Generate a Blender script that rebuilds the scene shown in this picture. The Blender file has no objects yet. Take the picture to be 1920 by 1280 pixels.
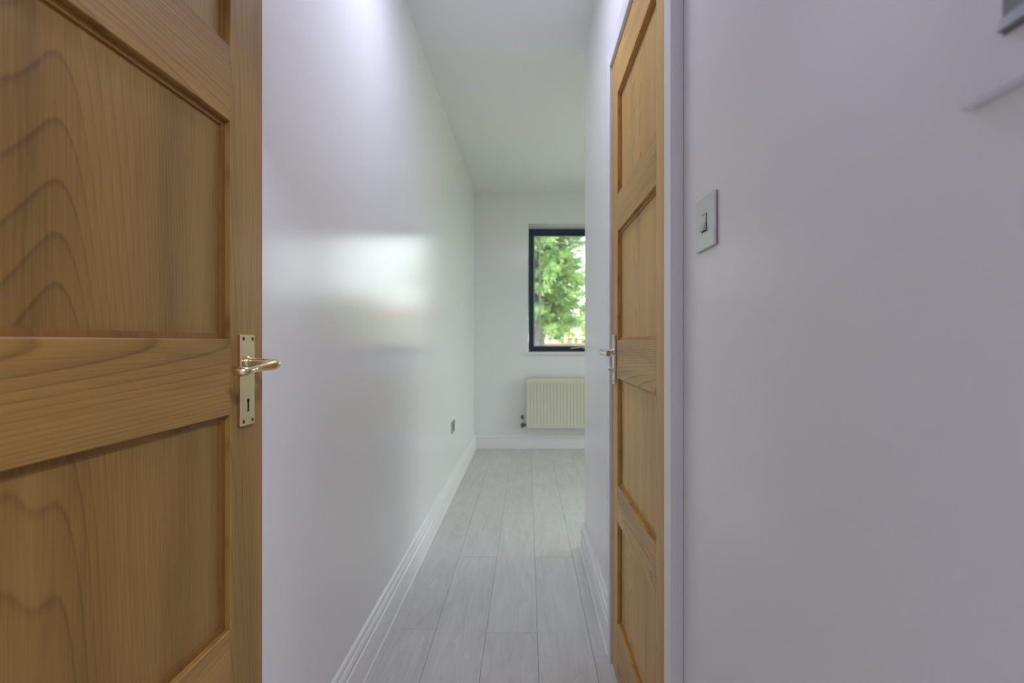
import bpy, bmesh, math, random
from mathutils import Vector, Matrix

# ------------------------------------------------------------------ camera, world, sun, exposure
SC = bpy.context.scene
COL = SC.collection
EYE = 1.09
cam_d = bpy.data.cameras.new('camera')
cam_d.sensor_width = 36.0
cam_d.lens = 920 / 1920 * 36
cam_d.shift_x = -29 / 1920
cam_d.clip_start = 0.02
cam_d.dof.use_dof = True
cam_d.dof.focus_distance = 0.95
cam_d.dof.aperture_fstop = 4.0
cam = bpy.data.objects.new('camera', cam_d)
COL.objects.link(cam)
cam.location = (0, 0, EYE)
cam.rotation_euler = (math.pi / 2, 0, 0)
SC.camera = cam

world = bpy.data.worlds.new('overcast_sky')
SC.world = world
world.use_nodes = True
wb = world.node_tree.nodes['Background']
wb.inputs['Color'].default_value = (0.93, 0.98, 1.0, 1)
wb.inputs['Strength'].default_value = 2.9

sun_d = bpy.data.lights.new('sun', 'SUN')
sun_d.energy = 4.0
sun_d.angle = math.radians(6)
sun_d.color = (1.0, 0.96, 0.86)
sun = bpy.data.objects.new('sun', sun_d)
COL.objects.link(sun)
sun.rotation_euler = Vector((0.55, 0.40, -0.80)).to_track_quat('-Z', 'Y').to_euler()
sun.location = (0, -6, 9)

SC.view_settings.view_transform = 'Standard'
SC.view_settings.look = 'None'
SC.view_settings.exposure = 0.69
SC.view_settings.gamma = 1.0
SC.view_settings.use_curve_mapping = False
SC.cycles.max_bounces = 14
SC.cycles.diffuse_bounces = 8
SC.cycles.transparent_max_bounces = 16
SC.cycles.sample_clamp_indirect = 6.0

# room measures (metres)
LW, RW = -0.545, 0.302          # corridor walls
YF = 5.013                      # far wall face
YE = 2.575                      # where the right corridor wall ends
XR = 2.70                       # right wall of the far room
CEIL = 2.605
WX0, WX1, WZ0, WZ1 = 0.008, 1.808, 0.965, 2.294   # far window opening
SX0, SX1, SZ0, SZ1 = 2.80, 4.80, 0.10, 2.35       # added daylight opening in the unseen side wall (along y)

# ------------------------------------------------------------------ materials
MATS = {}

def new_mat(name):
    m = bpy.data.materials.new(name)
    m.use_nodes = True
    MATS[name] = m
    return m, m.node_tree.nodes, m.node_tree.links, m.node_tree.nodes['Principled BSDF']

def plain(name, col, rough=0.5, metal=0.0, spec=0.5, bump=0.0, scale=60.0, vary=0.0, coat=0.0):
    m, N, L, b = new_mat(name)
    b.inputs['Base Color'].default_value = (*col, 1)
    b.inputs['Roughness'].default_value = rough
    b.inputs['Metallic'].default_value = metal
    b.inputs['Specular IOR Level'].default_value = spec
    b.inputs['Coat Weight'].default_value = coat
    tc = N.new('ShaderNodeTexCoord')
    if bump > 0:
        nz = N.new('ShaderNodeTexNoise'); nz.inputs['Scale'].default_value = scale
        nz.inputs['Detail'].default_value = 3
        L.new(tc.outputs['Object'], nz.inputs['Vector'])
        bp = N.new('ShaderNodeBump'); bp.inputs['Strength'].default_value = bump
        bp.inputs['Distance'].default_value = 0.002
        L.new(nz.outputs['Fac'], bp.inputs['Height'])
        L.new(bp.outputs['Normal'], b.inputs['Normal'])
    if vary > 0:
        n2 = N.new('ShaderNodeTexNoise'); n2.inputs['Scale'].default_value = 3.0
        L.new(tc.outputs['Object'], n2.inputs['Vector'])
        mx = N.new('ShaderNodeMix'); mx.data_type = 'RGBA'
        mx.inputs[6].default_value = (*[c * (1 - vary) for c in col], 1)
        mx.inputs[7].default_value = (*[min(1, c * (1 + vary)) for c in col], 1)
        L.new(n2.outputs['Fac'], mx.inputs[0])
        L.new(mx.outputs[2], b.inputs['Base Color'])
    return m

def math_node(N, L, op, a, b=None):
    n = N.new('ShaderNodeMath'); n.operation = op
    for i, v in enumerate((a, b)):
        if v is None: continue
        if isinstance(v, (int, float)): n.inputs[i].default_value = v
        else: L.new(v, n.inputs[i])
    return n.outputs[0]

def oak(name, grain_axis, light, mid, dark, contrast=1.0, rough=0.42, arch=5.0, freq=16.0):
    """Oak with cathedral arches: growth rings cut as parabolas along the grain, plus fine pores."""
    m, N, L, b = new_mat(name)
    tc = N.new('ShaderNodeTexCoord'); oi = N.new('ShaderNodeObjectInfo')
    sp = N.new('ShaderNodeSeparateXYZ'); L.new(tc.outputs['Object'], sp.inputs[0])
    along = sp.outputs['Z'] if grain_axis == 'Z' else sp.outputs['Y']
    across = sp.outputs['Y'] if grain_axis == 'Z' else sp.outputs['Z']
    rnd = oi.outputs['Random']
    sh = math_node(N, L, 'MULTIPLY', math_node(N, L, 'SUBTRACT', rnd, 0.5), 0.16)
    u = math_node(N, L, 'ADD', across, sh)
    w = math_node(N, L, 'ADD', along, math_node(N, L, 'MULTIPLY', rnd, 7.3))
    cv = N.new('ShaderNodeCombineXYZ')
    L.new(math_node(N, L, 'MULTIPLY', u, 7.0), cv.inputs[0]); L.new(math_node(N, L, 'MULTIPLY', w, 1.1), cv.inputs[1])
    L.new(math_node(N, L, 'MULTIPLY', rnd, 31.0), cv.inputs[2])
    nz = N.new('ShaderNodeTexNoise'); nz.inputs['Scale'].default_value = 1.0; nz.inputs['Detail'].default_value = 1.2
    nz.inputs['Roughness'].default_value = 0.45
    L.new(cv.outputs[0], nz.inputs['Vector'])
    u2 = math_node(N, L, 'MULTIPLY', math_node(N, L, 'MULTIPLY', u, u), arch * 7)
    v = math_node(N, L, 'ADD', math_node(N, L, 'ADD', u2, math_node(N, L, 'MULTIPLY', w, 0.36)),
                  math_node(N, L, 'MULTIPLY', nz.outputs['Fac'], 0.30))
    ph = math_node(N, L, 'MULTIPLY', v, freq)
    fr = math_node(N, L, 'FRACT', ph)
    ring = N.new('ShaderNodeValToRGB')
    e = ring.color_ramp.elements
    e[0].position = 0.0; e[0].color = (0.30, 0.30, 0.30, 1)
    e[1].position = 0.80; e[1].color = (0.42, 0.42, 0.42, 1)
    x = e.new(0.10); x.color = (0.25, 0.25, 0.25, 1)
    x = e.new(0.93); x.color = (0.80, 0.80, 0.80, 1)
    x = e.new(1.0); x.color = (0.30, 0.30, 0.30, 1)
    L.new(fr, ring.inputs[0])
    # fine pores, long along the grain
    c2 = N.new('ShaderNodeCombineXYZ')
    L.new(math_node(N, L, 'MULTIPLY', u, 420.0), c2.inputs[0]); L.new(math_node(N, L, 'MULTIPLY', w, 9.0), c2.inputs[1])
    L.new(math_node(N, L, 'MULTIPLY', sp.outputs['X'], 60.0), c2.inputs[2])
    pz = N.new('ShaderNodeTexNoise'); pz.inputs['Scale'].default_value = 1.0; pz.inputs['Detail'].default_value = 2.0
    L.new(c2.outputs[0], pz.inputs['Vector'])
    # broad tone drift
    c3 = N.new('ShaderNodeCombineXYZ')
    L.new(math_node(N, L, 'MULTIPLY', u, 14.0), c3.inputs[0]); L.new(math_node(N, L, 'MULTIPLY', w, 1.1), c3.inputs[1])
    L.new(math_node(N, L, 'MULTIPLY', rnd, 17.0), c3.inputs[2])
    bz = N.new('ShaderNodeTexNoise'); bz.inputs['Scale'].default_value = 1.0; bz.inputs['Detail'].default_value = 3.0
    L.new(c3.outputs[0], bz.inputs['Vector'])
    t = math_node(N, L, 'ADD', math_node(N, L, 'MULTIPLY', ring.outputs[0], 0.55 * contrast),
                  math_node(N, L, 'ADD', math_node(N, L, 'MULTIPLY', pz.outputs['Fac'], 0.36),
                            math_node(N, L, 'MULTIPLY', bz.outputs['Fac'], 0.66)))
    t = math_node(N, L, 'ADD', t, math_node(N, L, 'MULTIPLY', math_node(N, L, 'SUBTRACT', rnd, 0.5), 0.12))
    cr = N.new('ShaderNodeValToRGB'); e = cr.color_ramp.elements
    e[0].position = 0.42; e[0].color = (*light, 1)
    e[1].position = 0.95; e[1].color = (*dark, 1)
    x = e.new(0.66); x.color = (*mid, 1)
    L.new(t, cr.inputs[0])
    L.new(cr.outputs[0], b.inputs['Base Color'])
    b.inputs['Roughness'].default_value = rough
    b.inputs['Specular IOR Level'].default_value = 0.45
    bp = N.new('ShaderNodeBump'); bp.inputs['Strength'].default_value = 0.12; bp.inputs['Distance'].default_value = 0.0006
    L.new(pz.outputs['Fac'], bp.inputs['Height']); L.new(bp.outputs['Normal'], b.inputs['Normal'])
    return m

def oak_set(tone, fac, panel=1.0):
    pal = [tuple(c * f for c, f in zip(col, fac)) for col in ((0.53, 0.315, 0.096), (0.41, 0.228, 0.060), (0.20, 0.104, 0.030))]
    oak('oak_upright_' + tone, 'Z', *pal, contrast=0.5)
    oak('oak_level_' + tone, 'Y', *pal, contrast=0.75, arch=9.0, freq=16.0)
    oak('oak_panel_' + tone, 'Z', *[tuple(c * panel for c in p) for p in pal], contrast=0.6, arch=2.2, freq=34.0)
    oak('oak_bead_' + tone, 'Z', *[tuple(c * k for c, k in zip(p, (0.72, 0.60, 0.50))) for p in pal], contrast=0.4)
oak_set('brown', (0.80, 0.80, 0.72), 0.83)      # the open door: weaker light on it put into the oak colour
oak_set('pale', (1.32, 1.40, 1.38))       # the closed door: oak lightened, stronger light put into the colour

plain('wall_paint', (0.84, 0.84, 0.84), rough=0.17, spec=0.36, bump=0.05, scale=220)
plain('ceiling_paint', (0.86, 0.86, 0.86), rough=0.8, spec=0.2, bump=0.04, scale=200)
plain('gloss_white', (0.82, 0.82, 0.82), rough=0.28, spec=0.5)
plain('subfloor', (0.12, 0.115, 0.11), rough=0.9)
plain('frame_navy', (0.016, 0.032, 0.075), rough=0.35)
plain('brass', (0.76, 0.64, 0.38), rough=0.28, metal=1.0)
plain('brass_dark', (0.12, 0.09, 0.05), rough=0.45, metal=0.8)
plain('black_hole', (0.006, 0.006, 0.006), rough=0.9)
plain('chrome', (0.72, 0.73, 0.74), rough=0.12, metal=1.0)
plain('satin_steel', (0.62, 0.62, 0.60), rough=0.34, metal=1.0)
plain('steel_dark', (0.16, 0.16, 0.16), rough=0.35, metal=0.9)
plain('white_plastic', (0.80, 0.79, 0.82), rough=0.4)
plain('grey_plastic', (0.22, 0.22, 0.23), rough=0.45)
plain('radiator_cream', (0.70, 0.67, 0.53), rough=0.4)
plain('bar_white', (0.90, 0.91, 0.89), rough=0.3)
plain('spacer', (0.72, 0.75, 0.74), rough=0.35, metal=0.2)
plain('lawn', (0.21, 0.24, 0.12), rough=0.95, bump=0.5, scale=30, vary=0.3)
plain('render_cream', (0.78, 0.68, 0.60), rough=0.9, vary=0.05)
plain('bounce_stone', (0.52, 0.50, 0.46), rough=0.9, bump=0.3, scale=20, vary=0.1)
plain('house_white', (0.82, 0.80, 0.78), rough=0.9)
plain('brick_pink', (0.52, 0.36, 0.29), rough=0.9, vary=0.15)
plain('roof_tile', (0.55, 0.34, 0.26), rough=0.85, bump=0.5, scale=14, vary=0.15)
plain('bark', (0.20, 0.17, 0.15), rough=0.95, bump=0.6, scale=25, vary=0.3)
plain('white_paint_out', (0.84, 0.84, 0.82), rough=0.6)

def leaf_mat(name, c1, c2, c3):
    m, N, L, b = new_mat(name)
    tc = N.new('ShaderNodeTexCoord')
    nz = N.new('ShaderNodeTexNoise'); nz.inputs['Scale'].default_value = 3.2; nz.inputs['Detail'].default_value = 4
    L.new(tc.outputs['Object'], nz.inputs['Vector'])
    cr = N.new('ShaderNodeValToRGB'); e = cr.color_ramp.elements
    e[0].position = 0.36; e[0].color = (*c1, 1)
    e[1].position = 0.66; e[1].color = (*c3, 1)
    x = e.new(0.5); x.color = (*c2, 1)
    L.new(nz.outputs['Fac'], cr.inputs[0])
    L.new(cr.outputs[0], b.inputs['Base Color'])
    b.inputs['Roughness'].default_value = 0.6
    b.inputs['Specular IOR Level'].default_value = 0.3
    tr = N.new('ShaderNodeBsdfTranslucent'); L.new(cr.outputs[0], tr.inputs['Color'])
    mx = N.new('ShaderNodeMixShader'); mx.inputs[0].default_value = 0.4
    L.new(b.outputs[0], mx.inputs[1]); L.new(tr.outputs[0], mx.inputs[2])
    L.new(mx.outputs[0], N['Material Output'].inputs['Surface'])
    return m
leaf_mat('needles', (0.20, 0.32, 0.15), (0.34, 0.49, 0.22), (0.48, 0.60, 0.20))
leaf_mat('shrub_leaf', (0.13, 0.26, 0.05), (0.30, 0.40, 0.06), (0.55, 0.50, 0.05))
leaf_mat('shrub_leaf_green', (0.08, 0.19, 0.05), (0.17, 0.31, 0.09), (0.36, 0.44, 0.10))

# glass: mostly clear, a Fresnel share of gloss
gm, N, L, b = new_mat('clear_glass')
N.remove(b)
tr = N.new('ShaderNodeBsdfTransparent'); tr.inputs['Color'].default_value = (0.96, 0.98, 0.965, 1)
gl = N.new('ShaderNodeBsdfGlossy'); gl.inputs['Roughness'].default_value = 0.01
fz = N.new('ShaderNodeFresnel'); fz.inputs['IOR'].default_value = 1.45
mx = N.new('ShaderNodeMixShader')
L.new(fz.outputs[0], mx.inputs[0]); L.new(tr.outputs[0], mx.inputs[1]); L.new(gl.outputs[0], mx.inputs[2])
L.new(mx.outputs[0], N['Material Output'].inputs['Surface'])

# laminate planks
m, N, L, b = new_mat('laminate')
tc = N.new('ShaderNodeTexCoord'); oi = N.new('ShaderNodeObjectInfo'); sp = N.new('ShaderNodeSeparateXYZ')
L.new(tc.outputs['Object'], sp.inputs[0])
def lam_noise(su, sw, det, dist=0.0):
    cv = N.new('ShaderNodeCombineXYZ')
    L.new(math_node(N, L, 'MULTIPLY', sp.outputs['X'], su), cv.inputs[0])
    L.new(math_node(N, L, 'MULTIPLY', sp.outputs['Y'], sw), cv.inputs[1])
    L.new(math_node(N, L, 'MULTIPLY', oi.outputs['Random'], 57.0), cv.inputs[2])
    nz = N.new('ShaderNodeTexNoise'); nz.inputs['Scale'].default_value = 1; nz.inputs['Detail'].default_value = det
    nz.inputs['Distortion'].default_value = dist
    L.new(cv.outputs[0], nz.inputs['Vector']); return nz.outputs['Fac']
g1 = lam_noise(22, 3.0, 3, 1.2); g2 = lam_noise(190, 5, 2); g3 = lam_noise(5, 2.2, 2)
wv = math_node(N, L, 'FRACT', math_node(N, L, 'MULTIPLY', lam_noise(9, 1.3, 1.5, 0.6), 9.0))
t = math_node(N, L, 'ADD', math_node(N, L, 'MULTIPLY', g1, 0.5), math_node(N, L, 'MULTIPLY', g2, 0.3))
t = math_node(N, L, 'ADD', t, math_node(N, L, 'MULTIPLY', g3, 0.3))
t = math_node(N, L, 'ADD', t, math_node(N, L, 'MULTIPLY', wv, 0.14))
t = math_node(N, L, 'ADD', t, math_node(N, L, 'MULTIPLY', oi.outputs['Random'], 0.10))
cr = N.new('ShaderNodeValToRGB'); e = cr.color_ramp.elements
e[0].position = 0.38; e[0].color = (0.545, 0.53, 0.515, 1)
e[1].position = 0.92; e[1].color = (0.72, 0.71, 0.69, 1)
L.new(t, cr.inputs[0]); L.new(cr.outputs[0], b.inputs['Base Color'])
b.inputs['Roughness'].default_value = 0.42
b.inputs['Specular IOR Level'].default_value = 0.4
bp = N.new('ShaderNodeBump'); bp.inputs['Strength'].default_value = 0.08; bp.inputs['Distance'].default_value = 0.0005
L.new(g2, bp.inputs['Height']); L.new(bp.outputs['Normal'], b.inputs['Normal'])

# lamp diffuser
m, N, L, b = new_mat('lamp_diffuser')
LAMP_COL = (0.74, 0.755, 1.0)
b.inputs['Base Color'].default_value = (0.9, 0.9, 0.9, 1)
b.inputs['Emission Color'].default_value = (*LAMP_COL, 1)
b.inputs['Emission Strength'].default_value = 2.0

# ------------------------------------------------------------------ mesh helpers
def link(name, me, mat=None, parent=None, loc=(0, 0, 0), kind=None, smooth=False):
    o = bpy.data.objects.new(name, me)
    COL.objects.link(o)
    o.location = loc
    if mat: 
        if not me.materials: me.materials.append(MATS[mat])
    if parent: o.parent = parent
    if kind: o['kind'] = kind
    if smooth:
        for p in me.polygons: p.use_smooth = True
    return o

def empty(name, loc=(0, 0, 0), label=None, cat=None, kind=None, group=None):
    o = bpy.data.objects.new(name, None)
    COL.objects.link(o); o.location = loc
    o.empty_display_size = 0.05
    tag(o, label, cat, kind, group)
    return o

def tag(o, label=None, cat=None, kind=None, group=None):
    if label: o['label'] = label
    if cat: o['category'] = cat
    if kind: o['kind'] = kind
    if group: o['group'] = group
    return o

def bm_box(bm, lo, hi, bevel=0.0, seg=2):
    vs = [bm.verts.new((x, y, z)) for x in (lo[0], hi[0]) for y in (lo[1], hi[1]) for z in (lo[2], hi[2])]
    fs = [(0, 1, 3, 2), (4, 6, 7, 5), (0, 4, 5, 1), (2, 3, 7, 6), (0, 2, 6, 4), (1, 5, 7, 3)]
    faces = [bm.faces.new([vs[i] for i in f]) for f in fs]
    if bevel > 0:
        es = list({e for f in faces for e in f.edges})
        bmesh.ops.bevel(bm, geom=es, offset=bevel, segments=seg, affect='EDGES', profile=0.5)

def finish(bm, name):
    bmesh.ops.recalc_face_normals(bm, faces=bm.faces)
    me = bpy.data.meshes.new(name); bm.to_mesh(me); bm.free()
    return me

def part_box(name, lo, hi, mat, parent=None, bevel=0.0, seg=2, kind=None, origin=None):
    """box in world coordinates with its own origin at its centre (parent assumed at world origin unless given a location)"""
    c = Vector([(a + b_) / 2 for a, b_ in zip(lo, hi)])
    bm = bmesh.new()
    bm_box(bm, Vector(lo) - c, Vector(hi) - c, bevel, seg)
    off = parent_world(parent)
    return link(name, finish(bm, name), mat, parent, c - off, kind)

def parent_world(p):
    v = Vector((0, 0, 0))
    while p is not None:
        v += Vector(p.location); p = p.parent
    return v

def part_mesh(name, bm, mat, parent=None, kind=None, smooth=False):
    """bm is in world coordinates"""
    vs = [v.co.copy() for v in bm.verts]
    c = sum(vs, Vector()) / len(vs)
    for v in bm.verts: v.co -= c
    return link(name, finish(bm, name), mat, parent, c - parent_world(parent), kind, smooth)

def bm_tube(bm, pts, radii, n=14, squash=None):
    pts = [Vector(p) for p in pts]
    if isinstance(radii, (int, float)): radii = [radii] * len(pts)
    rings = []
    up = None
    for i, p in enumerate(pts):
        d = (pts[min(i + 1, len(pts) - 1)] - pts[max(i - 1, 0)]).normalized()
        if up is None:
            up = Vector((0, 0, 1)) if abs(d.z) < 0.9 else Vector((1, 0, 0))
        a = d.cross(up).normalized(); b2 = a.cross(d).normalized(); up = b2
        ring = []
        for k in range(n):
            t = 2 * math.pi * k / n
            ring.append(bm.verts.new(p + a * math.cos(t) * radii[i] + b2 * math.sin(t) * radii[i] * (squash or 1)))
        rings.append(ring)
    for r0, r1 in zip(rings, rings[1:]):
        for k in range(n):
            bm.faces.new((r0[k], r0[(k + 1) % n], r1[(k + 1) % n], r1[k]))
    bm.faces.new(rings[0][::-1]); bm.faces.new(rings[-1])

def smooth_path(pts, radii, sub=5):
    P = [Vector(p) for p in pts]; out = []; ro = []
    for i in range(len(P) - 1):
        p0, p1, p2, p3 = P[max(i - 1, 0)], P[i], P[i + 1], P[min(i + 2, len(P) - 1)]
        for s in range(sub):
            t = s / sub
            out.append(0.5 * ((2 * p1) + (p2 - p0) * t + (2 * p0 - 5 * p1 + 4 * p2 - p3) * t * t + (3 * p1 - p0 - 3 * p2 + p3) * t ** 3))
            ro.append(radii[i] * (1 - t) + radii[i + 1] * t)
    out.append(P[-1]); ro.append(radii[-1])
    return out, ro

def shade_auto(o, deg=35):
    me = o.data
    for p in me.polygons: p.use_smooth = True
    try:
        me.set_sharp_from_angle(angle=math.radians(deg))
    except Exception:
        pass
    return o

def wall(name, boxes, mat='wall_paint', label=None):
    bm = bmesh.new()
    for lo, hi in boxes: bm_box(bm, lo, hi)
    me = finish(bm, name)
    return tag(link(name, me, mat, kind='structure'), label)

# ------------------------------------------------------------------ the setting
bm = bmesh.new(); bm_box(bm, (-2.4, -3.4, -0.16), (XR + 0.3, YF + 0.3, -0.0085))
floor = link('floor', finish(bm, 'floor'), 'subfloor', kind='structure')
tag(floor, 'pale grey laminate floor of long planks along the corridor')
wall('ceiling', [((-2.4, -3.4, CEIL), (XR + 0.3, YF + 0.3, CEIL + 0.15))], 'ceiling_paint', 'plain white ceiling of the corridor and far room')

wall('wall_left', [((LW - 0.15, 0.10, 0), (LW, YF, CEIL))], label='white satin left wall shining with window light')
wall('wall_far', [((LW - 0.15, YF, 0), (WX0, YF + 0.3, CEIL)), ((WX1, YF, 0), (XR + 0.3, YF + 0.3, CEIL)),
                  ((WX0, YF, 0), (WX1, YF + 0.3, WZ0 - 0.01)), ((WX0, YF, WZ1), (WX1, YF + 0.3, CEIL))], label='white far wall around the window')
# right corridor wall with the oak door in it (opening y 1.000..1.674, to z 2.03)
DY0, DY1, DZ1 = 0.972, 1.688, 2.040
wall('wall_right', [((RW, 0.10, 0), (RW + 0.1, DY0, CEIL)), ((RW, DY1, 0), (RW + 0.1, YE - 0.1, CEIL)),
                    ((RW, DY0, DZ1), (RW + 0.1, DY1, CEIL)), ((RW, YE - 0.1, 0), (XR, YE, CEIL))], label='white right wall with the second oak door and switches')
wall('wall_side', [((XR, -3.4, 0), (XR + 0.3, SX0, CEIL)), ((XR, SX1, 0), (XR + 0.3, YF, CEIL)),
                   ((XR, SX0, 0), (XR + 0.3, SX1, SZ0)), ((XR, SX0, SZ1), (XR + 0.3, SX1, CEIL))])
# cross wall with the doorway the camera looks through, and the room behind the camera
wall('wall_doorway', [((-2.4, -0.02, 0), (-0.53, 0.10, CEIL)), ((0.28, -0.02, 0), (XR, 0.10, CEIL)),
                      ((-0.53, -0.02, 2.04), (0.28, 0.10, CEIL))])
wall('wall_back', [((-2.25, -3.4, 0), (XR, -3.25, CEIL)), ((-2.4, -3.4, 0), (-2.25, -0.02, CEIL))])

# planks
PW, PG = 0.1916, 0.0008
plank_meshes = {}
def plank(x0, x1, y0, y1):
    key = (round(x1 - x0, 4), round(y1 - y0, 3))
    if key not in plank_meshes:
        w, l = (x1 - x0) / 2 - PG / 2, (y1 - y0) / 2 - PG / 2
        bm = bmesh.new()
        c = 0.0011
        lo = [bm.verts.new((sx * w, sy * l, -0.0085)) for sx, sy in ((-1, -1), (1, -1), (1, 1), (-1, 1))]
        md = [bm.verts.new((sx * w, sy * l, -c)) for sx, sy in ((-1, -1), (1, -1), (1, 1), (-1, 1))]
        tp = [bm.verts.new((sx * (w - c), sy * (l - c), 0)) for sx, sy in ((-1, -1), (1, -1), (1, 1), (-1, 1))]
        for a, b2 in ((lo, md), (md, tp)):
            for k in range(4): bm.faces.new((a[k], a[(k + 1) % 4], b2[(k + 1) % 4], b2[k]))
        bm.faces.new(tp); bm.faces.new(lo[::-1])
        plank_meshes[key] = finish(bm, 'plank')
    link('plank', plank_meshes[key], 'laminate', floor, ((x0 + x1) / 2, (y0 + y1) / 2, 0))

PL = 1.27
joints = {0: 1.86, 1: 2.485, 2: 1.837, 3: 2.479, 4: 1.70}
k = 0
for k in range(-9, 17):
    x0 = 0.037 + PW * (k - 3); x1 = x0 + PW
    if x1 < -2.25 or x0 > XR: continue
    base = joints.get(k, (1.84 if k % 2 == 0 else 2.48) + 0.07 * math.sin(k * 5.1))
    for j in range(-6, 5):
        y0, y1 = base + PL * j, base + PL * (j + 1)
        lim0, lim1 = -3.25, YF
        if x1 <= LW + 0.02: lim1 = -0.02
        a0, a1 = max(x0, -2.25), min(x1, XR)
        if x0 < LW < x1: 
            a0 = max(a0, LW)
        if k >= 5:
            if y1 <= YE - 0.06: 
                if y0 > -0.0: continue
                y1 = min(y1, -0.02) if y1 > -0.02 else y1
            elif y0 < YE - 0.06:
                y0 = YE - 0.06
        y0, y1 = max(y0, lim0), min(y1, lim1)
        if y1 - y0 < 0.03: continue
        plank(a0, a1, y0, y1)

# skirting
SK = [(0, 0), (0.026, 0), (0.026, 0.004), (0.022, 0.008), (0.022, 0.094), (0.0205, 0.097), (0.016, 0.099), (0.016, 0.103),
      (0.0185, 0.106), (0.0195, 0.112), (0.0175, 0.119), (0.013, 0.124), (0.010, 0.127), (0.010, 0.133), (0.0085, 0.139), (0.004, 0.144), (0, 0.145)]
def skirting(name, path, normals, label=None, caps=True):
    """path: list of (x, y) on the wall line; normals: outward offset direction (mitred) at each point"""
    bm = bmesh.new(); rings = []
    for (x, y), (nx, ny) in zip(path, normals):
        rings.append([bm.verts.new((x + nx * d, y + ny * d, z + 0.0005)) for d, z in SK])
    for r0, r1 in zip(rings, rings[1:]):
        for i in range(len(SK) - 1):
            bm.faces.new((r0[i], r0[i + 1], r1[i + 1], r1[i]))
    bm.faces.new(rings[0]); bm.faces.new(rings[-1][::-1])
    o = link(name, finish(bm, name), 'gloss_white', kind='structure')
    shade_auto(o, 40)
    return tag(o, label)
skirting('baseboard_left', [(LW, 0.11), (LW, YF)], [(1, 0), (1, -1)], 'white moulded skirting along the left wall')
skirting('baseboard_far', [(LW, YF), (XR, YF)], [(1, -1), (-1, -1)], 'white moulded skirting below the radiator')
skirting('baseboard_right', [(RW, 1.703), (RW, YE), (XR, YE)], [(-1, 0), (-1, 1), (-1, 1)], 'white moulded skirting past the second oak door')
skirting('baseboard_near', [(RW, 0.11), (RW, 0.948)], [(-1, 0), (-1, 0)])
skirting('baseboard_side', [(XR, YE), (XR, YF)], [(-1, 1), (-1, -1)])

# frame of the right door
XA, XD = 0.277, 0.286
bm = bmesh.new()
bm_box(bm, (XA, 0.949, 0), (RW, 0.9955, 2.072), 0.0015, 1)           # near architrave
bm_box(bm, (XA, 1.661, 0), (RW, 1.702, 2.072), 0.0015, 1)           # far architrave
bm_box(bm, (XA, 0.9955, 2.0195), (RW, 1.661, 2.072), 0.0015, 1)      # head
for lo, hi in (((RW, 0.972, 0), (RW + 0.1, 0.9955, DZ1)), ((RW, 1.661, 0), (RW + 0.1, 1.688, DZ1)), ((RW, 0.9955, 2.0195), (RW + 0.1, 1.661, DZ1)),
               ((RW + 0.021, 0.9955, 0), (RW + 0.05, 1.008, 2.0195)), ((RW + 0.021, 1.649, 0), (RW + 0.05, 1.661, 2.0195)),
               ((RW + 0.021, 1.008, 2.007), (RW + 0.05, 1.649, 2.0195))):
    bm_box(bm, lo, hi)
trim = link('trim_1', finish(bm, 'trim_1'), 'gloss_white', kind='structure')
tag(trim, 'white painted frame around the second oak door')
# lining of the doorway the camera stands in
bm = bmesh.new()
for lo, hi in (((-0.53, -0.03, 0), (-0.512, 0.105, 2.04)), ((0.262, -0.03, 0), (0.28, 0.105, 2.04)), ((-0.512, -0.03, 2.022), (0.262, 0.105, 2.04))):
    bm_box(bm, lo, hi)
link('trim_2', finish(bm, 'trim_2'), 'gloss_white', kind='structure')

# ------------------------------------------------------------------ oak doors (four panels each)
PANELS = [(1.558, 1.882), (1.094, 1.440), (0.632, 0.973), (0.194, 0.517)]
DTOP, DBOT = 2.016, 0.009
def oak_door(name, xf, s, y0, y1, sw0, sw1, label, tone):
    """xf: x of the visible face; s: direction (in x) from the face into the leaf; sw0/sw1: stile widths at y0/y1"""
    d = empty(name, (xf + s * 0.0175, (y0 + y1) / 2, 0), label, 'door', 'structure')
    th = 0.035
    xs = sorted((xf, xf + s * th))
    bv = 0.0012
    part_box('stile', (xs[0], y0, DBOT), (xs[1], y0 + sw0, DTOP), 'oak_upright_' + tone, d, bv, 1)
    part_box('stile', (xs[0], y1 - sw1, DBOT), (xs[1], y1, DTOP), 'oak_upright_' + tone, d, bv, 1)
    zs = [DTOP] + [z for p in PANELS for z in (p[1], p[0])] + [DBOT]
    g = 0.0002
    for i in range(0, len(zs), 2):
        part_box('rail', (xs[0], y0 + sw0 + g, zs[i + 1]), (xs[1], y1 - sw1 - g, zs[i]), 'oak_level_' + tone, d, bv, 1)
    r = 0.0125      # recess of the panels
    for z0, z1 in PANELS:
        ya, yb = y0 + sw0, y1 - sw1
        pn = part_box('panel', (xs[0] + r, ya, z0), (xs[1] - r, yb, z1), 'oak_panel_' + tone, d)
        # narrow bead that holds the panel, both faces
        for face, inn in ((xs[0], 1), (xs[1], -1)):
            bm = bmesh.new()
            w, hgt = 0.009, 0.0035
            a = face + inn * r; b2 = face + inn * (r - hgt)
            lo, hi = min(a, b2), max(a, b2)
            bm_box(bm, (lo, ya, z0), (hi, ya + w, z1)); bm_box(bm, (lo, yb - w, z0), (hi, yb, z1))
            bm_box(bm, (lo, ya + w, z0), (hi, yb - w, z0 + w)); bm_box(bm, (lo, ya + w, z1 - w), (hi, yb - w, z1))
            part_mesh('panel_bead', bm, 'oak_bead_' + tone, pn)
    return d

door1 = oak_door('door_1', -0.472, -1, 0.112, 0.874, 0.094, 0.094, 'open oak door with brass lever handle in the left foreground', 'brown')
door2 = oak_door('door_2', XD, 1, 0.9985, 1.6585, 0.094, 0.098, 'closed oak door with chrome lever handle in the right wall', 'pale')

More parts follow.
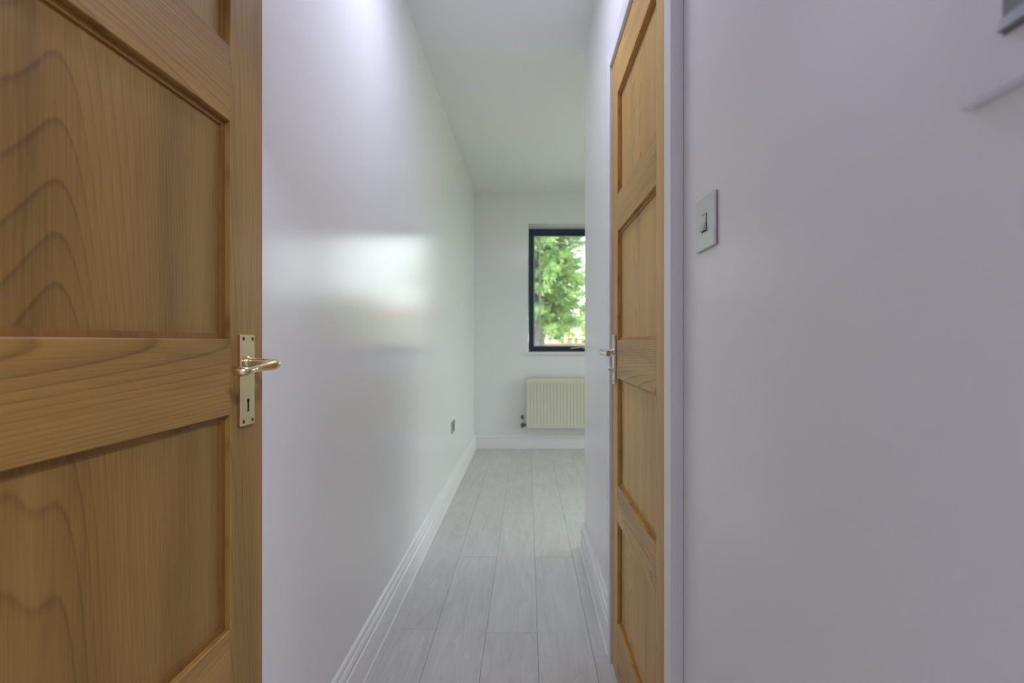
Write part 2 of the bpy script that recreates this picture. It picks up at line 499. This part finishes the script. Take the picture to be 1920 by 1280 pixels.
# brass handle on the left door
hx = -0.472
plate = part_box('handle_plate', (hx, 0.799, 0.951), (hx + 0.006, 0.839, 1.1015), 'brass', door1, 0.0012, 2)
plate['label'] = 'brass lever lock plate'
P, R = smooth_path([(-0.467, 0.819, 1.0560), (-0.447, 0.819, 1.0560), (-0.433, 0.822, 1.0550), (-0.4245, 0.826, 1.0530), (-0.4220, 0.816, 1.0510),
                    (-0.4255, 0.796, 1.0490), (-0.4275, 0.770, 1.0470), (-0.4235, 0.749, 1.0455), (-0.4250, 0.739, 1.0450), (-0.4310, 0.7365, 1.0452), (-0.4385, 0.739, 1.0458)],
                   [0.0078, 0.0064, 0.0066, 0.0080, 0.0086, 0.0066, 0.0052, 0.0058, 0.0068, 0.0076, 0.0072])
bm = bmesh.new(); bm_tube(bm, P, R, 18)
bm_tube(bm, [(-0.4662, 0.819, 1.0555), (-0.4635, 0.819, 1.0555), (-0.461, 0.819, 1.0555)], [0.0105, 0.0105, 0.008], 20)
shade_auto(part_mesh('lever', bm, 'brass', plate), 50)
# keyhole: round top and slot, let into the plate as a dark thin piece
bm = bmesh.new()
xk = hx + 0.0061
ring = []
yc, zc, rk = 0.819, 0.9915, 0.0036
outl = []
for i in range(15):
    t = math.radians(-60 + 300 * i / 14)
    outl.append((yc + rk * math.cos(t), zc + rk * math.sin(t)))
outl += [(yc - 0.0021, zc - 0.018), (yc + 0.0021, zc - 0.018)]
f = [bm.verts.new((xk + 0.0002, y, z)) for y, z in outl]; bk = [bm.verts.new((xk - 0.0008, y, z)) for y, z in outl]
bm.faces.new(f); bm.faces.new(bk[::-1])
for i in range(len(f)): bm.faces.new((f[i], f[(i + 1) % len(f)], bk[(i + 1) % len(f)], bk[i]))
part_mesh('keyhole', bm, 'black_hole', plate)
for yy in (0.806, 0.832):
    for zz in (0.958, 1.0945):
        bm = bmesh.new()
        bm_tube(bm, [(hx + 0.0055, yy, zz), (hx + 0.0064, yy, zz), (hx + 0.0068, yy, zz)], [0.0031, 0.0031, 0.002], 12)
        shade_auto(part_mesh('screw', bm, 'brass_dark', plate), 50)

# chrome handle on the right door
cx = XD
plate = part_box('handle_plate', (cx - 0.0075, 1.574, 0.952), (cx, 1.614, 1.112), 'chrome', door2, 0.0022, 2)
plate['label'] = 'chrome lever and thumb turn plate'
bm = bmesh.new()
bm_tube(bm, [(cx - 0.007, 1.594, 1.056), (cx - 0.013, 1.594, 1.056), (cx - 0.016, 1.594, 1.056), (cx - 0.044, 1.594, 1.056)], [0.0115, 0.0115, 0.0085, 0.0085], 18)
shade_auto(part_mesh('lever_neck', bm, 'chrome', plate), 40)
P, R = smooth_path([(cx - 0.046, 1.604, 1.056), (cx - 0.0465, 1.590, 1.056), (cx - 0.047, 1.560, 1.055), (cx - 0.0455, 1.525, 1.054), (cx - 0.040, 1.490, 1.053)],
                   [0.0082, 0.0085, 0.0062, 0.0060, 0.0075])
bm = bmesh.new(); bm_tube(bm, P, R, 14, 1.25)
shade_auto(part_mesh('lever', bm, 'chrome', plate), 50)
bm = bmesh.new()
bm_tube(bm, [(cx - 0.007, 1.594, 0.999), (cx - 0.012, 1.594, 0.999), (cx - 0.0125, 1.594, 0.999), (cx - 0.020, 1.594, 0.999)], [0.0085, 0.0085, 0.005, 0.004], 14)
bm_box(bm, (cx - 0.024, 1.586, 0.9955), (cx - 0.014, 1.602, 1.0025), 0.001, 1)
shade_auto(part_mesh('thumb_turn', bm, 'chrome', plate), 40)
for zz in (0.961, 1.103):
    bm = bmesh.new(); bm_tube(bm, [(cx - 0.0072, 1.594, zz), (cx - 0.0082, 1.594, zz)], [0.003, 0.0024], 10)
    part_mesh('screw', bm, 'steel_dark', plate)

# ------------------------------------------------------------------ window with navy frame
win = empty('window_1', ((WX0 + WX1) / 2, 5.28, WZ0), 'navy framed window with thin white glazing bars onto the garden', 'window', 'structure')
y0f, y1f = 5.250, 5.310
SILL = 0.982
def member(name, lo, hi, mat='frame_navy', bevel=0.003):
    return part_box(name, lo, hi, mat, win, bevel, 1)
fx0, fx1, fz0, fz1 = WX0 + 0.003, WX1 - 0.003, SILL, WZ1 - 0.002
fw = 0.030
member('frame_stile', (fx0, y0f, fz0), (fx0 + fw, y1f, fz1)); member('frame_stile', (fx1 - fw, y0f, fz0), (fx1, y1f, fz1))
member('frame_rail', (fx0 + fw, y0f, fz1 - 0.044), (fx1 - fw, y1f, fz1)); member('frame_rail', (fx0 + fw, y0f, fz0), (fx1 - fw, y1f, fz0 + fw))
MUL = 1.193      # centre of the mullion between the two casements
member('mullion', (MUL - 0.030, y0f, fz0 + fw), (MUL + 0.030, y1f, fz1 - 0.044))
sw = 0.027
ys0, ys1 = y0f + 0.006, y1f - 0.006
sz0, sz1 = fz0 + fw, fz1 - 0.044
for sx0, sx1 in ((fx0 + fw, MUL - 0.030), (MUL + 0.030, fx1 - fw)):
    member('sash_stile', (sx0, ys0, sz0), (sx0 + sw, ys1, sz1)); member('sash_stile', (sx1 - sw, ys0, sz0), (sx1, ys1, sz1))
    member('sash_rail', (sx0 + sw, ys0, sz1 - sw), (sx1 - sw, ys1, sz1)); member('sash_rail', (sx0 + sw, ys0, sz0), (sx1 - sw, ys1, sz0 + sw))
    gx0, gx1, gz0, gz1 = sx0 + sw, sx1 - sw, sz0 + sw, sz1 - sw
    member('pane', (gx0, 5.268, gz0), (gx1, 5.272, gz1), 'clear_glass', 0)
    member('pane', (gx0, 5.288, gz0), (gx1, 5.292, gz1), 'clear_glass', 0)
    # spacer and white glazing bars inside the sealed unit
    t = 0.010
    for lo, hi in (((gx0, 5.2725, gz0), (gx0 + t, 5.2875, gz1)), ((gx1 - t, 5.2725, gz0), (gx1, 5.2875, gz1)),
                   ((gx0 + t, 5.2725, gz0), (gx1 - t, 5.2875, gz0 + t * 0.5)), ((gx0 + t, 5.2725, gz1 - t * 0.5), (gx1 - t, 5.2875, gz1))):
        part_box('spacer', lo, hi, 'spacer', win)
    for xb in (gx0 + 0.066, gx1 - 0.066):
        part_box('glazing_bar', (xb - 0.0075, 5.276, gz0 + t), (xb + 0.0075, 5.284, gz1 - t), 'bar_white', win, 0.001, 1)
    for zb in (2.149, 1.115):
        part_box('glazing_bar', (gx0 + t, 5.277, zb - 0.005), (gx1 - t, 5.283, zb + 0.005), 'bar_white', win, 0.001, 1)
# handle
bm = bmesh.new()
bm_box(bm, (0.590, ys0 - 0.010, sz0 + 0.002), (0.626, ys0, sz0 + 0.030), 0.003, 2)
hp = part_mesh('window_handle', bm, 'satin_steel', win)
P, R = smooth_path([(0.608, ys0 - 0.008, 1.033), (0.608, ys0 - 0.028, 1.034), (0.596, ys0 - 0.036, 1.034), (0.54, ys0 - 0.038, 1.028), (0.48, ys0 - 0.036, 1.019), (0.462, ys0 - 0.034, 1.016)],
                   [0.008, 0.008, 0.008, 0.0075, 0.0075, 0.009])
bm = bmesh.new(); bm_tube(bm, P, R, 12)
shade_auto(part_mesh('handle_lever', bm, 'satin_steel', hp), 50)
# window board
bm = bmesh.new(); bm_box(bm, (WX0 - 0.026, YF - 0.028, SILL - 0.025), (WX1 + 0.026, YF, SILL), 0.004, 2)
bm_box(bm, (WX0 + 0.0005, YF - 0.005, SILL - 0.0165), (WX1 - 0.0005, 5.3, SILL))
sill = link('trim_3', finish(bm, 'trim_3'), 'gloss_white', kind='structure')
tag(sill, 'white window board under the navy window')

# window added in the far room's side wall for more daylight, out of view
w2 = empty('fill_window', (XR + 0.2, (SX0 + SX1) / 2, SZ0), None, None, 'structure')
for lo, hi in (((XR + 0.2, SX0, SZ0), (XR + 0.26, SX0 + 0.06, SZ1)), ((XR + 0.2, SX1 - 0.06, SZ0), (XR + 0.26, SX1, SZ1)),
               ((XR + 0.2, SX0 + 0.06, SZ0), (XR + 0.26, SX1 - 0.06, SZ0 + 0.06)), ((XR + 0.2, SX0 + 0.06, SZ1 - 0.06), (XR + 0.26, SX1 - 0.06, SZ1)),
               ((XR + 0.2, (SX0 + SX1) / 2 - 0.04, SZ0 + 0.06), (XR + 0.26, (SX0 + SX1) / 2 + 0.04, SZ1 - 0.06))):
    part_box('frame_member', lo, hi, 'frame_navy', w2, 0.003, 1)
part_box('pane', (XR + 0.228, SX0 + 0.06, SZ0 + 0.06), (XR + 0.232, SX1 - 0.06, SZ1 - 0.06), 'clear_glass', w2)
# sky portals guide the daylight through the two windows (they give no light of their own)
def portal(name, loc, sx, sy, direction):
    ld = bpy.data.lights.new(name, 'AREA'); ld.shape = 'RECTANGLE'; ld.size = sx; ld.size_y = sy
    ld.cycles.is_portal = True
    o = bpy.data.objects.new(name, ld); COL.objects.link(o); o.location = loc
    o.rotation_euler = Vector(direction).to_track_quat('-Z', 'Y').to_euler()
portal('daylight_portal', ((WX0 + WX1) / 2, YF + 0.32, (WZ0 + WZ1) / 2), WX1 - WX0, WZ1 - WZ0, (0, -1, 0))
portal('daylight_portal', (XR + 0.31, (SX0 + SX1) / 2, (SZ0 + SZ1) / 2), SX1 - SX0, SZ1 - SZ0, (-1, 0, 0))

# ------------------------------------------------------------------ radiator
rad = empty('radiator', (0.49, 4.94, 0.2), 'cream ribbed panel radiator on the far wall under the window', 'radiator')
rx0, rx1, rz0, rz1 = -0.011, 0.989, 0.216, 0.725
yr = 4.905
bm = bmesh.new()
# pressed front panel: flat bands above and below, flutes between
pitch = 1.0 / 30
cols = []
x = rx0
prof = []       # (x, depth)
prof.append((rx0, 0.010)); prof.append((rx0 + 0.004, 0.002)); prof.append((rx0 + 0.010, 0.0))
nfl = 29
fp = (rx1 - rx0 - 0.03) / nfl
for i in range(nfl):
    a = rx0 + 0.015 + fp * i
    for u_, d_ in ((0.10, 0.0), (0.30, 0.006), (0.42, 0.007), (0.58, 0.007), (0.70, 0.006), (0.90, 0.0)):
        prof.append((a + fp * u_, d_))
prof += [(rx1 - 0.010, 0.0), (rx1 - 0.004, 0.002), (rx1, 0.010)]
zl = [(rz0, 0.0, 0.012), (rz0 + 0.006, 0.0, 0.002), (rz0 + 0.012, 0.0, 0.0), (rz0 + 0.040, 0.0, 0.0), (rz0 + 0.052, 1.0, 0.0), (rz1 - 0.066, 1.0, 0.0), (rz1 - 0.054, 0.0, 0.0),
      (rz1 - 0.012, 0.0, 0.0), (rz1 - 0.006, 0.0, 0.002), (rz1, 0.0, 0.012)]
grid = []
for z, k_, extra in zl:
    grid.append([bm.verts.new((x, yr + max(d_ * k_ if 0.002 < d_ and 3 <= i < len(prof) - 3 else d_, extra), z)) for i, (x, d_) in enumerate(prof)])
for r0, r1 in zip(grid, grid[1:]):
    for i in range(len(prof) - 1): bm.faces.new((r0[i], r0[i + 1], r1[i + 1], r1[i]))
fp_o = part_mesh('front_panel', bm, 'radiator_cream', rad)
shade_auto(fp_o, 40)
part_box('back_panel', (rx0 + 0.01, yr + 0.058, rz0 + 0.01), (rx1 - 0.01, yr + 0.068, rz1 - 0.012), 'radiator_cream', rad, 0.003, 1)
part_box('water_core', (rx0 + 0.006, yr + 0.0125, rz0 + 0.004), (rx1 - 0.006, yr + 0.018, rz1 - 0.01), 'radiator_cream', rad)
part_box('side_cover', (rx0 + 0.001, yr + 0.010, rz0 + 0.012), (rx0 + 0.004, yr + 0.070, rz1), 'radiator_cream', rad, 0.001, 1)
part_box('side_cover', (rx1 - 0.004, yr + 0.010, rz0 + 0.012), (rx1 - 0.001, yr + 0.070, rz1), 'radiator_cream', rad, 0.001, 1)
bm = bmesh.new()
for i in range(5):
    yy = yr + 0.014 + i * 0.011
    bm_box(bm, (rx0 + 0.004, yy, rz1 - 0.004), (rx1 - 0.004, yy + 0.007, rz1 + 0.001))
for i in range(11):
    xx = rx0 + 0.03 + i * 0.094
    bm_box(bm, (xx, yr + 0.013, rz1 - 0.006), (xx + 0.006, yr + 0.068, rz1 - 0.002))
part_mesh('top_grille', bm, 'radiator_cream', rad)
for xx in (0.15, 0.80):
    part_box('bracket', (xx, yr + 0.066, rz0 + 0.05), (xx + 0.03, YF - 0.001, rz1 - 0.08), 'radiator_cream', rad)
# valve
vx, vy = -0.052, yr + 0.035
bm = bmesh.new()
bm_tube(bm, [(vx, vy, 0.222), (vx, vy, 0.236), (vx, vy, 0.238), (vx, vy, 0.262), (vx, vy, 0.264), (vx, vy, 0.275)], [0.012, 0.012, 0.0165, 0.0165, 0.012, 0.012], 14)
bm_tube(bm, [(vx, vy, 0.249), (vx + 0.02, vy, 0.249), (vx + 0.021, vy, 0.249), (vx + 0.046, vy, 0.249)], [0.011, 0.011, 0.0145, 0.0145], 14)
valve = shade_auto(part_mesh('valve', bm, 'steel_dark', rad), 40)
bm = bmesh.new(); bm_tube(bm, [(vx, vy, 0.272), (vx, vy, 0.276), (vx, vy, 0.305), (vx, vy, 0.311)], [0.013, 0.016, 0.016, 0.013], 16)
shade_auto(part_mesh('valve_head', bm, 'satin_steel', valve), 40)
bm = bmesh.new(); bm_tube(bm, [(vx, vy, 0.311), (vx, vy, 0.320), (vx, vy, 0.321), (vx, vy, 0.345), (vx, vy, 0.348)], [0.0165, 0.0165, 0.014, 0.015, 0.011], 16)
shade_auto(part_mesh('valve_cap', bm, 'steel_dark', valve), 40)
bm = bmesh.new()
P, R = smooth_path([(vx, vy, 0.226), (vx, vy, 0.205), (vx, vy + 0.012, 0.190), (vx, vy + 0.035, 0.186), (vx, YF - 0.0015, 0.186)], [0.0075] * 5, 4)
bm_tube(bm, P, R, 12)
shade_auto(part_mesh('pipe', bm, 'white_plastic', valve), 40)

# ------------------------------------------------------------------ switches and socket
def bm_plate(bm, axis_x, face, yc, zc, hw, hh, th, s):
    lo = (min(face, face + s * th), yc - hw, zc - hh); hi = (max(face, face + s * th), yc + hw, zc + hh)
    bm_box(bm, lo, hi, 0.0022, 2)

def light_switch(name, yc, zc, half, th, mats, label, rock):
    root = empty(name, (RW, yc, zc), label, 'light switch', None)
    bm = bmesh.new(); bm_plate(bm, 0, RW, yc, zc, half, half, th, -1)
    part_mesh('face_plate', bm, mats[0], root)
    fx = RW - th
    ry, rz = rock
    # rocker: wedge tipped in at the top, proud at the bottom
    bm = bmesh.new()
    pr = [(fx + 0.0005, rz), (fx - 0.0008, rz), (fx - 0.0012, 0.0), (fx - 0.0062, -rz), (fx + 0.0005, -rz)]
    A = [bm.verts.new((x, yc - ry, zc + z)) for x, z in pr]; B = [bm.verts.new((x, yc + ry, zc + z)) for x, z in pr]
    bm.faces.new(A); bm.faces.new(B[::-1])
    for i in range(len(pr)): bm.faces.new((A[i], A[(i + 1) % 5], B[(i + 1) % 5], B[i]))
    rk = part_mesh('rocker', bm, mats[1], root)
    bm = bmesh.new()
    for lo, hi in (((fx - 0.0003, yc - ry - 0.0014, zc - rz - 0.0014), (fx + 0.001, yc - ry, zc + rz + 0.0014)), ((fx - 0.0003, yc + ry, zc - rz - 0.0014), (fx + 0.001, yc + ry + 0.0014, zc + rz + 0.0014)),
                   ((fx - 0.0003, yc - ry, zc + rz), (fx + 0.001, yc + ry, zc + rz + 0.0014)), ((fx - 0.0003, yc - ry, zc - rz - 0.0014), (fx + 0.001, yc + ry, zc - rz))):
        bm_box(bm, lo, hi)
    part_mesh('rocker_surround', bm, mats[2], root)
    return root
light_switch('light_switch', 0.823, 1.2886, 0.0440, 0.0055, ('satin_steel', 'satin_steel', 'black_hole'),
             'square brushed steel switch plate beside the right door frame', (0.0095, 0.0135))
light_switch('light_switch', 0.292, 1.2900, 0.0435, 0.0080, ('white_plastic', 'grey_plastic', 'grey_plastic'),
             'pale square switch plate with grey rocker cut off by the top corner', (0.0100, 0.0105))

so = empty('wall_socket', (LW, 3.575, 0.47), 'small steel double wall socket low on the left wall', 'socket')
bm = bmesh.new(); bm_plate(bm, 0, LW, 3.575, 0.47, 0.073, 0.043, 0.006, 1)
part_mesh('face_plate', bm, 'satin_steel', so)
for dy in (-0.034, 0.034):
    bm = bmesh.new(); fx = LW + 0.006
    bm_box(bm, (fx - 0.0005, 3.575 + dy - 0.024, 0.447), (fx + 0.0008, 3.575 + dy + 0.024, 0.490), 0.0003, 1)
    part_mesh('socket_insert', bm, 'grey_plastic', so)
    bm = bmesh.new(); bm_box(bm, (fx - 0.0005, 3.575 + dy - 0.008, 0.494), (fx + 0.003, 3.575 + dy + 0.008, 0.508), 0.0008, 1)
    part_mesh('rocker', bm, 'steel_dark', so)

# ------------------------------------------------------------------ ceiling lamp of the corridor (above the frame) and an added fill lamp behind
def ceiling_lamp(lx, ly, r, watts, label):
    lamp = empty('ceiling_light', (lx, ly, CEIL), label, 'ceiling light')
    bm = bmesh.new(); bm_tube(bm, [(lx, ly, CEIL - 0.0005), (lx, ly, CEIL - 0.02), (lx, ly, CEIL - 0.024)], [r, r, r * 0.94], 32)
    part_mesh('housing', bm, 'white_plastic', lamp)
    bm = bmesh.new(); bm_tube(bm, [(lx, ly, CEIL - 0.0235), (lx, ly, CEIL - 0.03), (lx, ly, CEIL - 0.034)], [r * 0.92, r * 0.9, r * 0.72], 32)
    part_mesh('diffuser', bm, 'lamp_diffuser', lamp)
    ld = bpy.data.lights.new('lamp_light', 'AREA'); ld.shape = 'DISK'; ld.size = r * 1.6
    ld.energy = watts; ld.color = LAMP_COL
    o = bpy.data.objects.new('lamp_light', ld); COL.objects.link(o); o.parent = lamp
    o.location = (0, 0, -0.037)
ceiling_lamp(-0.12, 1.55, 0.125, 4.5, 'round white flush ceiling lamp over the corridor')
ceiling_lamp(0.95, -1.05, 0.16, 36.0, 'added round fill lamp, unseen behind the doorway')  # added behind the camera to brighten the near walls

# ------------------------------------------------------------------ garden
rng = random.Random(11)
GZ = -0.25
bm = bmesh.new(); bm_box(bm, (-40, YF + 0.3, GZ - 0.2), (40, 60, GZ)); 
link('lawn', finish(bm, 'lawn'), 'lawn', kind='structure')
bm = bmesh.new(); bm_box(bm, (-4, YF + 0.3, GZ), (7, 9.6, GZ + 0.03))
link('bounce_patio', finish(bm, 'bounce_patio'), 'bounce_stone', kind='structure')  # unseen pale slab, added to bounce daylight up to the window reveal
bm = bmesh.new(); bm_box(bm, (XR + 0.3, -20, GZ - 0.2), (40, YF + 0.3, GZ)); bm_box(bm, (-40, -20, GZ - 0.2), (-2.4, YF + 0.3, GZ))
link('side_lawn', finish(bm, 'side_lawn'), 'lawn', kind='structure')

def leaves_mesh(name, blades):
    """blades: (base, direction, side, length, width) -> thin kite quads"""
    V, F = [], []
    for p, d, s, l, w in blades:
        i = len(V)
        V += [p, p + d * l * 0.45 + s * w, p + d * l, p + d * l * 0.45 - s * w]
        F.append((i, i + 1, i + 2, i + 3))
    me = bpy.data.meshes.new(name); me.from_pydata([tuple(v) for v in V], [], F)
    return me

def rnd_dir():
    z = rng.uniform(-1, 1); a = rng.uniform(0, 2 * math.pi); r = math.sqrt(1 - z * z)
    return Vector((r * math.cos(a), r * math.sin(a), z))

# feathery conifer
tx, ty = 0.22, 11.0
tree = empty('conifer_tree', (tx, ty, GZ), 'tall feathery green conifer outside the window', 'tree')
bm = bmesh.new()
P, R = smooth_path([(0, 0, -0.05), (0.03, 0.02, 1.5), (-0.02, 0.0, 3.5), (0.02, 0, 5.5), (0, 0, 8.0)], [0.17, 0.14, 0.11, 0.07, 0.015], 4)
bm_tube(bm, P, R, 10)
shade_auto(link('trunk', finish(bm, 'trunk'), 'bark', tree), 60)
bmB = bmesh.new(); blades = []
for i in range(380):
    z = 1.62 + 3.2 * (i + rng.random()) / 320 if i < 320 else 4.82 + 3.0 * (i - 320 + rng.random()) / 60
    a = rng.uniform(0, 2 * math.pi)
    ln = (1.26 - 0.10 * max(0, z - 2.6)) * rng.uniform(0.55, 1.05)
    if z < 2.3: ln *= 0.85
    ln = max(ln, 0.15)
    d0 = Vector((math.cos(a), math.sin(a), rng.uniform(-0.05, 0.35)))
    pts = []
    for k in range(7):
        t = k / 6
        pts.append(Vector((0, 0, z)) + d0 * ln * t + Vector((0, 0, -0.32 * ln * t * t + 0.14 * t ** 4)))
    bm_tube(bmB, pts[:6], [0.018 * (1 - 0.8 * t / 6) for t in range(6)], 4)
    nsp = int(20 * ln) + 8
    for s_ in range(nsp):
        t = 0.18 + 0.82 * rng.random()
        q = t * 6; k = min(int(q), 5); p = pts[k].lerp(pts[k + 1], q - k)
        tang = (pts[k + 1] - pts[k]).normalized()
        sd = (tang + rnd_dir() * 0.75 + Vector((0, 0, -0.12))).normalized()
        sl = rng.uniform(0.10, 0.24)
        for n_ in range(13):
            tt = rng.random()
            nd = (sd + rnd_dir() * 0.55).normalized()
            side = nd.cross(rnd_dir()).normalized()
            blades.append((p + sd * sl * tt, nd, side, rng.uniform(0.08, 0.17), rng.uniform(0.005, 0.010)))
link('branches', finish(bmB, 'branches'), 'bark', tree, kind='stuff')
link('foliage', leaves_mesh('foliage', blades), 'needles', tree, kind='stuff')

def shrub(name, x, y, r, h, mat, label, n=1500, leaf=0.07):
    root = empty(name, (x, y, GZ), label, 'shrub', None, 'shrubs along the garden wall')
    bm = bmesh.new(); bl = []
    for i in range(9):
        a = rng.uniform(0, 6.28); rr = r * rng.uniform(0.15, 0.75); hh = h * rng.uniform(0.65, 0.95)
        bm_tube(bm, [(0.05 * math.cos(a), 0.05 * math.sin(a), -0.03), (rr * 0.5 * math.cos(a), rr * 0.5 * math.sin(a), hh * 0.5), (rr * math.cos(a), rr * math.sin(a), hh)], [0.02, 0.014, 0.005], 5)
    link('stems', finish(bm, 'stems'), 'bark', root)
    cl = [(Vector((r * rng.uniform(-0.75, 0.75), r * rng.uniform(-0.75, 0.75), h * rng.uniform(0.25, 0.9))), rng.uniform(0.28, 0.5) * r) for _ in range(12)]
    for i in range(n):
        c, cr_ = rng.choice(cl)
        d = rnd_dir(); p = c + d * cr_ * rng.uniform(0.5, 1.0)
        nd = (d + rnd_dir() * 0.8).normalized(); side = nd.cross(rnd_dir()).normalized()
        bl.append((p, nd, side, leaf * rng.uniform(0.7, 1.4), leaf * 0.28 * rng.uniform(0.8, 1.3)))
    link('foliage', leaves_mesh('foliage', bl), mat, root, kind='stuff')
    return root
shrub('garden_shrub', 0.62, 15.2, 0.62, 2.10, 'shrub_leaf_green', 'green leafy shrub at the foot of the conifer', 2200)
shrub('garden_shrub', 1.34, 16.6, 0.40, 2.20, 'shrub_leaf', 'yellow green shrub between conifer and white house', 1500)
shrub('garden_shrub', 1.88, 14.6, 0.38, 1.95, 'shrub_leaf', 'bright yellow shrub at the window edge beside the wall corner', 1500, 0.09)

# low pink wall with white railing on it
gw = empty('garden_wall', (1.5, 13.0, GZ), 'low pink brick garden wall with white railing beyond the window', 'garden wall')
part_box('wall_body', (-6, 12.9, GZ), (9, 13.1, 1.015), 'brick_pink', gw)
part_box('coping', (-6, 12.86, 1.015), (9, 13.14, 1.055), 'brick_pink', gw, 0.006, 1)
part_box('top_rail', (-6, 12.98, 1.135), (9, 13.02, 1.160), 'white_paint_out', gw, 0.004, 1)
for i in range(28):
    xx = -2.4 + i * 0.24 + 0.06 * math.sin(i * 2.3)
    part_box('post', (xx - 0.03, 12.97, 1.055), (xx + 0.03, 13.03, 1.135 if i % 3 else 1.19), 'white_paint_out', gw, 0.004, 1)

# cream boundary wall and the neighbour's house behind
bw = empty('boundary_wall', (1.5, 20, GZ), 'pale cream wall seen between the shrubs', 'boundary wall')
part_box('wall_body', (-10, 19.9, GZ), (14, 20.1, 1.42), 'render_cream', bw)
part_box('coping', (-10, 19.85, 1.42), (14, 20.15, 1.48), 'house_white', bw, 0.01, 1)
hs = empty('house', (5.6, 27, GZ), 'white neighbouring house with pink tiled roof', 'house')
part_box('wall', (2.75, 24.5, GZ), (9.0, 30, 2.36), 'house_white', hs)
bm = bmesh.new()
a = [bm.verts.new(v) for v in ((2.35, 24.1, 2.34), (9.4, 24.1, 2.34), (9.4, 30.4, 2.34), (2.35, 30.4, 2.34))]
r_ = [bm.verts.new(v) for v in ((3.15, 27.0, 3.05), (8.6, 27.0, 3.05))]
bm.faces.new((a[0], a[1], r_[1], r_[0])); bm.faces.new((a[2], a[3], r_[0], r_[1])); bm.faces.new((a[3], a[0], r_[0])); bm.faces.new((a[1], a[2], r_[1])); bm.faces.new(a[::-1])
part_mesh('roof', bm, 'roof_tile', hs)
bm = bmesh.new()
tri = ((2.62, 2.0), (3.9, 2.0), (3.9, 2.25), (3.26, 2.62), (2.62, 2.25))
A = [bm.verts.new((x, 23.7, z)) for x, z in tri]; B = [bm.verts.new((x, 24.6, z)) for x, z in tri]
bm.faces.new(A); bm.faces.new(B[::-1])
for i in range(5): bm.faces.new((A[i], A[(i + 1) % 5], B[(i + 1) % 5], B[i]))
part_mesh('gable', bm, 'house_white', hs)
for xx in (4.6, 6.8):
    w_ = part_box('window', (xx, 24.44, 0.7), (xx + 1.0, 24.52, 1.8), 'house_white', hs)
    part_box('pane', (xx + 0.08, 24.42, 0.78), (xx + 0.92, 24.45, 1.72), 'steel_dark', w_)

# tall hedge added right of the window's view, for the left wall's reflection
hg = empty('hedge', (8.0, 18.0, GZ), 'tall green hedge added out of view for the wall reflection', 'hedge')
bm = bmesh.new()
for i in range(12):
    xx = 4.6 - 8.0 + i * 0.62
    bm_tube(bm, [(xx, 0, -0.03), (xx + 0.03, 0, 1.4), (xx - 0.02, 0.02, 2.9)], [0.04, 0.03, 0.01], 6)
link('stems', finish(bm, 'stems'), 'bark', hg)
bl = []
for i in range(9000):
    x = rng.uniform(-3.6, 3.6); z = rng.uniform(0.1, 3.05 + 0.12 * math.sin(x * 3.1) + 0.06 * math.sin(x * 9)); y = rng.uniform(-0.45, 0.45) * (1 - 0.2 * z / 3)
    nd = rnd_dir(); side = nd.cross(rnd_dir()).normalized()
    bl.append((Vector((x, y, z)), nd, side, rng.uniform(0.14, 0.24), rng.uniform(0.05, 0.08)))
link('foliage', leaves_mesh('foliage', bl), 'needles', hg, kind='stuff')
